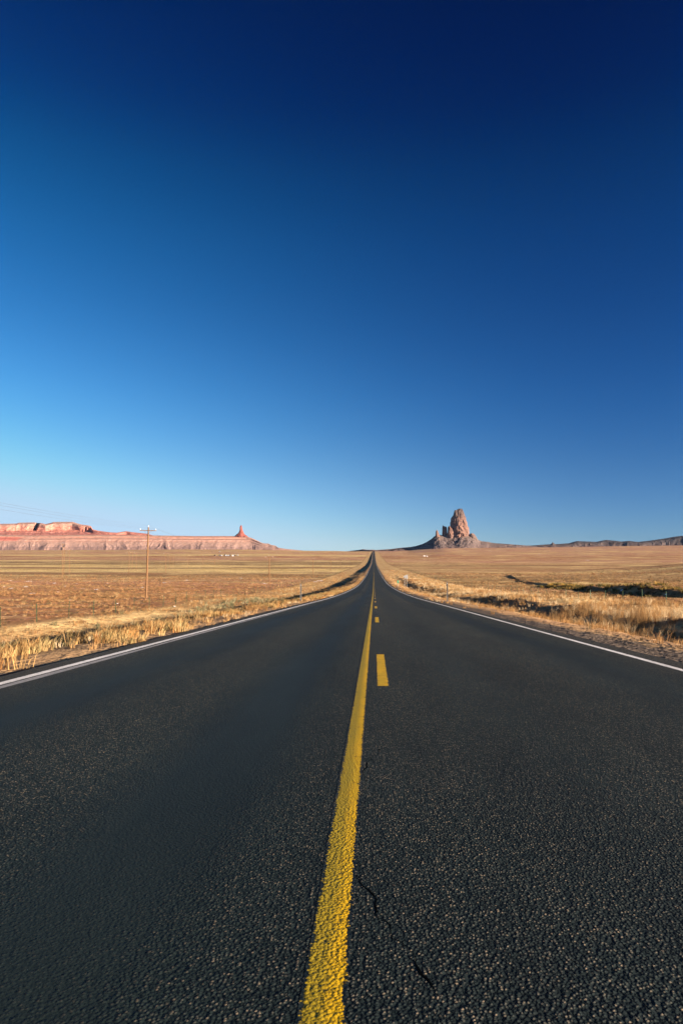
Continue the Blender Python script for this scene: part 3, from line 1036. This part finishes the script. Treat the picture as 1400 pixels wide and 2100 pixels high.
# tall row along the lip of the embankment
y = 8 + 130 * rng.uniform(0, 1, 4200) ** 1.3
x = -(5.7 + rng.normal(0, 1.0, 4200))
y, x = y[x < -4.15], x[x < -4.15]
k = fbm(x / 1.5, y / 2.5, 3, 95) > -.05
x, y = x[k], y[k]
h = np.clip(rng.gamma(5, .036, len(x)), .06, .45)
sc.tufts(x, y, h, h * .8, 30, .005 + y * .0002, np.array([(.30, .19, .075), (.26, .13, .045), (.16, .125, .055), (.36, .25, .11)])[rng.choice(4, len(x))], .6, (.2, .05))
sc.build('desert_scrub', M_SCRUB)

# ------------------------------------------------------------------ thin leftovers of snow
M_SNOW = simple('old_snow', (.80, .79, .80), .08, 3, .7)
sv, sf = [], []
snow_px = [(67, 1217, 11), (57, 1192, 14), (21, 1190.5, 9), (121, 1214, 6), (171, 1207, 6), (134, 1202, 5), (197, 1209, 7), (143, 1231, 6), (240, 1238, 6), (350, 1194, 5), (338, 1195, 9), 
           (655, 1191, 13), (646, 1193, 9), (607, 1226.5, 16), (597, 1229, 12), (494, 1186, 4), (542, 1196.5, 10), (358, 1244, 5),
           (112, 1196, 8), (157, 1197, 6), (8, 1203, 7), (54, 1203, 6), (22, 1207, 9), (220, 1196, 5), (292, 1205, 6), (383, 1190, 4), (725, 1181, 2.5), (711, 1189, 2.5), (1273, 1213, 6), (1312, 1216, 5), (1364, 1221, 4), (1205, 1149, 5),
           (1003, 1130, 5), (1106, 1136, 4), (702, 1151, 1.6)]
for px, py, wd in snow_px:
    q = drop(px, py)
    rx = wd / 2 * q.y / FPX
    if q.y < 70:
        rx *= .75
    ry_ = rx * (1.9 if q.y < 300 else 6)
    n = 18
    th = np.linspace(0, 2 * math.pi, n, endpoint=False)
    rr = 1 + .45 * fbm(np.cos(th) * 1.5 + px, np.sin(th) * 1.5 + py, 3, 7)
    rings = []
    for f, hz in ((1, -.03), (.8, .03), (.4, .045)):
        gx, gy = q.x + rx * rr * f * np.cos(th), q.y + ry_ * rr * f * np.sin(th)
        rings.append(np.stack([gx, gy, G(gx, gy) + hz], -1))
    b = len(sv)
    sv += [tuple(v) for r_ in rings for v in r_] + [(q.x, q.y, float(G(q.x, q.y)) + .05)]
    for r_ in range(2):
        for k in range(n):
            k2 = (k + 1) % n
            sf.append((b + r_ * n + k, b + r_ * n + k2, b + (r_ + 1) * n + k2, b + (r_ + 1) * n + k))
    for k in range(n):
        sf.append((b + 2 * n + k, b + 2 * n + (k + 1) % n, b + 3 * n, b + 3 * n))
mb = MB()
mb.v = sv
mb.f = [tuple(dict.fromkeys(f)) for f in sf]
tag(mb.build('snow', M_SNOW), kind='stuff')

# ------------------------------------------------------------------ utility poles
M_WOOD = simple('pole_wood', (.13, .068, .03), .35, 9, .9)
M_ARM = simple('crossarm_wood', (.15, .085, .04), .35, 9, .9)
M_GLASS = simple('insulator_glazing', (.75, .74, .70), .1, 9, .35, spec=.5)
M_IRON = simple('pole_iron', (.16, .13, .11), .2, 9, .6, .4)


def make_pole(H, arm, loc, label, group, narm=3):
    root = empty('utility_pole', loc, label, 'utility pole', group)
    MB().tube([(0, 0, -.6), (0, 0, H * .5), (0, 0, H)], [.155, .13, .10], 10).build('shaft', M_WOOD, root)
    za = H - .55
    MB().box((0, -.16, za), (arm, .10, .125)).build('crossarm', M_ARM, root, .008)
    for s_ in (-1, 1):
        MB().tube([(s_ * .62, -.17, za - .05), (0, -.13, za - .62)], .018, 6).build('brace', M_IRON, root)
    for k in range(narm):
        o_ = -arm / 2 + .08 + (arm - .16) * k / (narm - 1)
        if abs(o_) < .15:
            p0, zz = 0.0, H
        else:
            p0, zz = -.16, za + .06
        MB().tube([(o_, p0, zz), (o_, p0, zz + .10), (o_, p0, zz + .13), (o_, p0, zz + .19), (o_, p0, zz + .23)], [.012, .012, .055, .05, .02], 8).build('insulator', M_GLASS, root)
    return root


near_px = [(300.5, 1081), (552, 1140), (641.7, 1145), (677.9, 1151), (698.2, 1151.5), (710.7, 1152), (719.6, 1151.5), (724.6, 1151.5), (729.9, 1151)]
near_lab = ['nearest and tallest wooden utility pole with a crossarm, against the pink mesa', 'second utility pole along the roadside line, thin and brown, left of the grey marker post',
            'third utility pole of the roadside line, above the left marker post', 'fourth utility pole of the roadside line, short and thin on the yellow grass bands', 'fifth utility pole of the roadside line, faint, near the road verge',
            'sixth utility pole of the roadside line, faint, at the fence edge', 'seventh utility pole of the roadside line, very faint', 'eighth utility pole of the roadside line, next to last before the road narrows', 'farthest utility pole of the roadside line, barely visible beside the road']
XL = -36.0
poles = []
proto = None
for i, (px, pt) in enumerate(near_px):
    d_ = ray(px, 1200)
    Y = XL / (d_.x / d_.y)
    z = float(G(XL, Y))
    H = at(px, pt, Y).z - z
    loc = Vector((XL, Y, z))
    if proto is None:
        proto = make_pole(H, 2.65, loc, near_lab[0], 'poles of the roadside power line')
        H0, o = H, proto
    else:
        o = copy_tree(proto)
        o.location = loc
        s_ = min(1.0, max(.8, H / H0))
        o.scale = (1.0, 1.0, s_)
        o['label'] = near_lab[i]
    o.rotation_euler = (R(rng.normal(0, .3)), R(1.0 if i == 0 else rng.normal(0, .5)), R(rng.normal(0, 2)))
    poles.append((o, H0 * o.scale[2]))

M_WIRE = simple('wire_metal', (.10, .09, .085), .1, 9, .5, .5)
bpy.context.view_layer.update()
for k, (off, lab) in enumerate([(-1.24, 'thin overhead wire farthest from the road, strung on the pole crossarms'), (0, 'thin overhead wire in the middle, strung over the pole tops'), (1.24, 'thin overhead wire nearest the road, strung on the pole crossarms')]):
    pts = []
    pins = [Vector((XL + off, -24, 9.6 - (.3 if off else 0)))]
    for o, H in poles:
        loc = Vector((off, -.16, H - .30)) if off else Vector((0, 0, H + .22))
        pins.append(o.matrix_world @ Vector((loc.x, loc.y, loc.z / o.scale[2])))
    for a, b in zip(pins[:-1], pins[1:]):
        n = 24
        sag = (b - a).length * .011
        for i in range(n):
            f = i / n
            q = a.lerp(b, f)
            q.z -= 4 * sag * f * (1 - f)
            pts.append(q)
    pts.append(pins[-1])
    tag(MB().tube(pts, .007, 5).build('power_wire', M_WIRE), lab, 'overhead wire', 'wires of the roadside power line')

# taller transmission poles standing farther out on the plain
far_px = [(128, 1184, 1114, 'left pole of the close pair, first from the left on the plain'), (131.2, 1178, 1121, 'right pole of the close pair on the plain, second from the left'),
          (142.3, 1176.5, 1126.5, 'lone pole with a clear crossarm just right of the close pair'), (264.5, 1177, 1131, 'leftmost and tallest of the three poles left of the nearest utility pole'),
          (271.4, 1169.5, 1131, 'middle of the three poles left of the nearest utility pole'), (279.5, 1169, 1133.5, 'rightmost of the three poles left of the nearest utility pole'),
          (340, 1175.5, 1134, 'first distant pole right of the nearest utility pole, the taller one'), (348.8, 1165.5, 1136, 'second distant pole right of the nearest utility pole'),
          (355.3, 1164.5, 1136, 'third distant pole right of the nearest utility pole'), (385.5, 1166, 1138, 'distant thin pole standing alone left of the far settlement'),
          (416, 1158, 1138.5, 'faint distant pole below the left end of the far settlement'), (440, 1159, 1139.5, 'faintest distant pole right below the far settlement houses')]
fproto = None
for px, pb, pt, lab in far_px:
    q = drop(px, pb)
    H = at(px, pt, q.y).z - q.z
    if fproto is None:
        fproto = o = make_pole(16.0, 3.4, q, lab, 'distant poles out on the left plain')
    else:
        o = copy_tree(fproto)
        o.location = q
        o['label'] = lab
    s_ = H / 16.0
    o.scale = (1, 1, s_)
    o.rotation_euler = (R(rng.normal(0, .4)), R(rng.normal(0, .5)), R(24 + rng.normal(0, 3)))

# ------------------------------------------------------------------ wire fences on steel posts
M_TPOST = simple('green_post_paint', (.022, .048, .022), .3, 14, .6, .2)
M_BARB = simple('barbed_wire', (.16, .14, .12), .2, 20, .6, .5)
for sx, y0, lab in ((-1, 34.5, 'low wire fence of green steel posts across the left field'), (1, 29.4, 'low wire fence of green steel posts along the right verge')):
    yy = y0 + 5.03 * np.arange(98)
    xx = sx * 24.7 + rng.normal(0, .05, 98)
    zz = G(xx, yy)
    root = empty('wire_fence', (sx * 24.7, y0, float(zz[0])), lab, 'fence')
    pm = None
    base = MB()
    base.box((0, 0, .42), (.055, .012, 1.84)).box((0, .022, .42), (.012, .032, 1.84))
    pm = base.build('post', M_TPOST, root)
    posts = [pm]
    for k in range(1, 98):
        c_ = pm.copy()
        COL.objects.link(c_)
        posts.append(c_)
    for k, c_ in enumerate(posts):
        c_.parent = root
        c_.location = Vector((xx[k], yy[k], zz[k])) - root.location
        c_.rotation_euler = (R(rng.normal(0, 1.5)), R(rng.normal(0, 1.5)), R(rng.normal(0, 8)))
    for hz in (.35, .65, .95, 1.25):
        pts = [Vector((xx[k], yy[k] - .02, zz[k] + hz)) - root.location for k in range(98)]
        MB().tube(pts, .004, 4).build('wire', M_BARB, root)

# ------------------------------------------------------------------ marker posts by the road
M_POSTG = simple('weathered_grey_post', (.17, .16, .145), .2, 12, .8)
M_REFL = simple('marker_reflector', (.35, .34, .32), .1, 12, .4, spec=.5)


def marker(px, py, ptop, X, lab):
    d_ = ray(px, py)
    Y = X / (d_.x / d_.y)
    z = float(G(X, Y))
    H = at(px, ptop, Y).z - z
    root = empty('marker_post', (X, Y, z), lab, 'marker post', 'grey marker posts on the verges')
    MB().box((0, 0, (H - .4) / 2), (.085, .035, H + .4)).box((-.037, -.03, (H - .4) / 2), (.012, .03, H + .4)).box((.037, -.03, (H - .4) / 2), (.012, .03, H + .4)).build('post', M_POSTG, root, .003)
    MB().tube([(0, -.020, H - .10), (0, -.034, H - .10)], .032, 12).build('reflector', M_REFL, root)
    root.rotation_euler = (0, R(-.6), 0)


marker(617, 1227, 1197, -5.05, 'slim grey marker post on the left verge of the road')
marker(917, 1228, 1193.5, 4.95, 'slim grey marker post on the right verge of the road')

# ------------------------------------------------------------------ pennant sign seen from behind, and a small green post sign
M_SIGN = simple('bare_sign_metal', (.36, .37, .37), .08, 5, .45, .6)
M_GALV = simple('galvanised_post', (.36, .35, .33), .2, 12, .6, .5)
Y = 147.0
pl = at(827, 1183, Y)
pr = at(835.8, 1183, Y)
gz = float(G((pl.x + pr.x) / 2, Y))
sg = empty('road_sign', ((pl.x + pr.x) / 2, Y, gz), 'pale pennant shaped road sign seen from behind on the right verge', 'road sign')
w_ = (pr.x - pl.x) / 2
zt0, zb0 = at(832, 1178.4, Y).z - gz, at(832, 1187.2, Y).z - gz
zm = (zt0 + zb0) / 2
out = [(-w_, zm - .10), (-w_ + .05, zm - .17), (w_ - .05, zb0), (w_, zb0 + .05), (w_, zt0 - .05), (w_ - .05, zt0), (-w_ + .05, zm + .17), (-w_, zm + .10)]
n = len(out)
vs = [(a, 0, b) for a, b in out] + [(a, .006, b) for a, b in out]
fs = [tuple(range(n)), tuple(range(2 * n - 1, n - 1, -1))] + [(i, n + i, n + (i + 1) % n, (i + 1) % n) for i in range(n)]
MB().add(vs, fs).build('sign_panel', M_SIGN, sg)
for ox in (-.22, .24):
    MB().box((ox, -.03, (zt0 - .8) / 2 - .15), (.06, .04, zt0 + .3)).build('post', M_GALV, sg)
M_GREEN = simple('green_sign_paint', (.03, .20, .13), .1, 8, .5)
q = at(815.5, 1203, 143)
gz = float(G(q.x, 143))
mm = empty('milepost', (q.x, 143, gz), 'small green milepost sign left of the pennant sign', 'milepost')
zt0 = at(815.5, 1190, 143).z - gz
MB().box((0, .03, zt0 / 2 - .2), (.06, .04, zt0 + .3)).build('post', M_GALV, mm)
MB().box((0, 0, zt0 - .32), (.27, .012, .64)).build('sign_panel', M_GREEN, mm, .004)

# ------------------------------------------------------------------ far houses
M_DOOR = simple('house_door', (.20, .13, .09), .2, 3, .7)
M_WIN = simple('window_glass', (.05, .06, .07), .2, 3, .2, spec=.6)
WALLS = {'white': simple('white_wall', (.40, .39, .37), .06, 1, .8), 'grey': simple('grey_wall', (.17, .17, .175), .1, 1, .8), 'blue': simple('pale_blue_wall', (.17, .20, .235), .1, 1, .8), 'brown': simple('brown_wall', (.10, .07, .055), .1, 1, .8)}
ROOFS = {'dark': simple('dark_roof', (.07, .065, .065), .2, 1, .8), 'grey': simple('grey_roof', (.26, .26, .27), .2, 1, .7), 'white': simple('white_roof', (.42, .41, .40), .1, 1, .7)}


def house(px, py, wpx, hpx, wall, roof, lab, group):
    q = drop(px, py)
    k = q.y / FPX
    w2, h = wpx * k / 2, max(2.4, hpx * k)
    dp = max(5.0, w2 * .8)
    root = empty('house', q, lab, 'house', group)
    MB().box((0, dp / 2, h / 2 - .5), (2 * w2, dp, h + 1)).build('wall', WALLS[wall], root)
    rh, e = h * .38, .35
    vs = [(-w2 - e, -e, h), (w2 + e, -e, h), (w2 + e, dp + e, h), (-w2 - e, dp + e, h), (-w2 - e, dp / 2, h + rh), (w2 + e, dp / 2, h + rh)]
    vs = [(a, b, c_ + .01) for a, b, c_ in vs]
    MB().add(vs, [(3, 2, 1, 0), (0, 1, 5, 4), (2, 3, 4, 5), (1, 2, 5), (3, 0, 4)]).build('roof', ROOFS[roof], root)
    MB().box((w2 * .1, -.03, 1.0), (.95, .06, 2.0)).build('door', M_DOOR, root)
    for s_ in (-.55, .6):
        MB().box((w2 * s_, -.03, 1.5), (min(1.3, w2 * .4), .06, 1.0)).build('window', M_WIN, root)
    root.rotation_euler = (0, 0, R(rng.normal(0, 14)))


GS = 'houses of the far settlement under the mesa'
for a in [(440.4, 1140.2, 4.2, 1.8, 'brown', 'dark', 'dark brown house at the left end of the far settlement'), (451.5, 1140.2, 4.6, 2.0, 'grey', 'dark', 'grey dark-roofed house, second from the left in the far settlement'),
          (455.6, 1140.4, 2.0, 1.6, 'white', 'white', 'tiny white house right beside the second grey house of the far settlement'), (460.8, 1140, 3.0, 2.2, 'grey', 'dark', 'grey dark-roofed house left of the long pale blue house'),
          (467, 1140.2, 6.2, 1.8, 'blue', 'grey', 'long pale blue house in the middle of the far settlement'), (471.8, 1139.8, 3.0, 2.2, 'brown', 'dark', 'brown dark-roofed house just right of the long pale blue house'),
          (477.6, 1140.6, 3.4, 2.0, 'white', 'white', 'brightest white house with a white roof in the far settlement'), (481, 1139.8, 2.8, 2.0, 'brown', 'grey', 'brown grey-roofed house right of the brightest white house'),
          (486.8, 1139.8, 2.6, 1.7, 'grey', 'grey', 'grey house at the right end of the far settlement'), (450.5, 1131.8, 2.6, 1.3, 'grey', 'dark', 'lone grey house on the slope above the far settlement')]:
    house(*a, GS)
GR = 'white houses on the plain left of the butte'
house(870, 1141.2, 4.4, 1.8, 'white', 'white', 'larger white house out on the plain below the butte slope', GR)
house(875.3, 1141.8, 2.8, 1.6, 'white', 'white', 'smaller white house right beside the larger one below the butte', GR)
print('objects done')

# ------------------------------------------------------------------ thin desert air
hm = bpy.data.materials.new('desert_air')
hm.use_nodes = True
ht = NT(hm.node_tree)
hv = ht.n('ShaderNodeVolumePrincipled')
ht.put(hv, 'Color', (.34, .57, 1.0, 1))
ht.put(hv, 'Density', 3.8e-6)
ht.put(hv, 'Anisotropy', 0.0)
ho = ht.n('ShaderNodeOutputMaterial')
ht.t.links.new(hv.outputs[0], ho.inputs['Volume'])
zlo, zhi = float(ZZ.min()) - 90, max(float((o.matrix_world @ Vector(v)).z) for o in COL.objects if o.type == 'MESH' for v in o.bound_box) + 15
hz = MB().box((0, 6200, (zlo + zhi) / 2), (29000, 13400, zhi - zlo)).build('haze', hm)
tag(hz, kind='stuff')
print('haze', zlo, zhi)
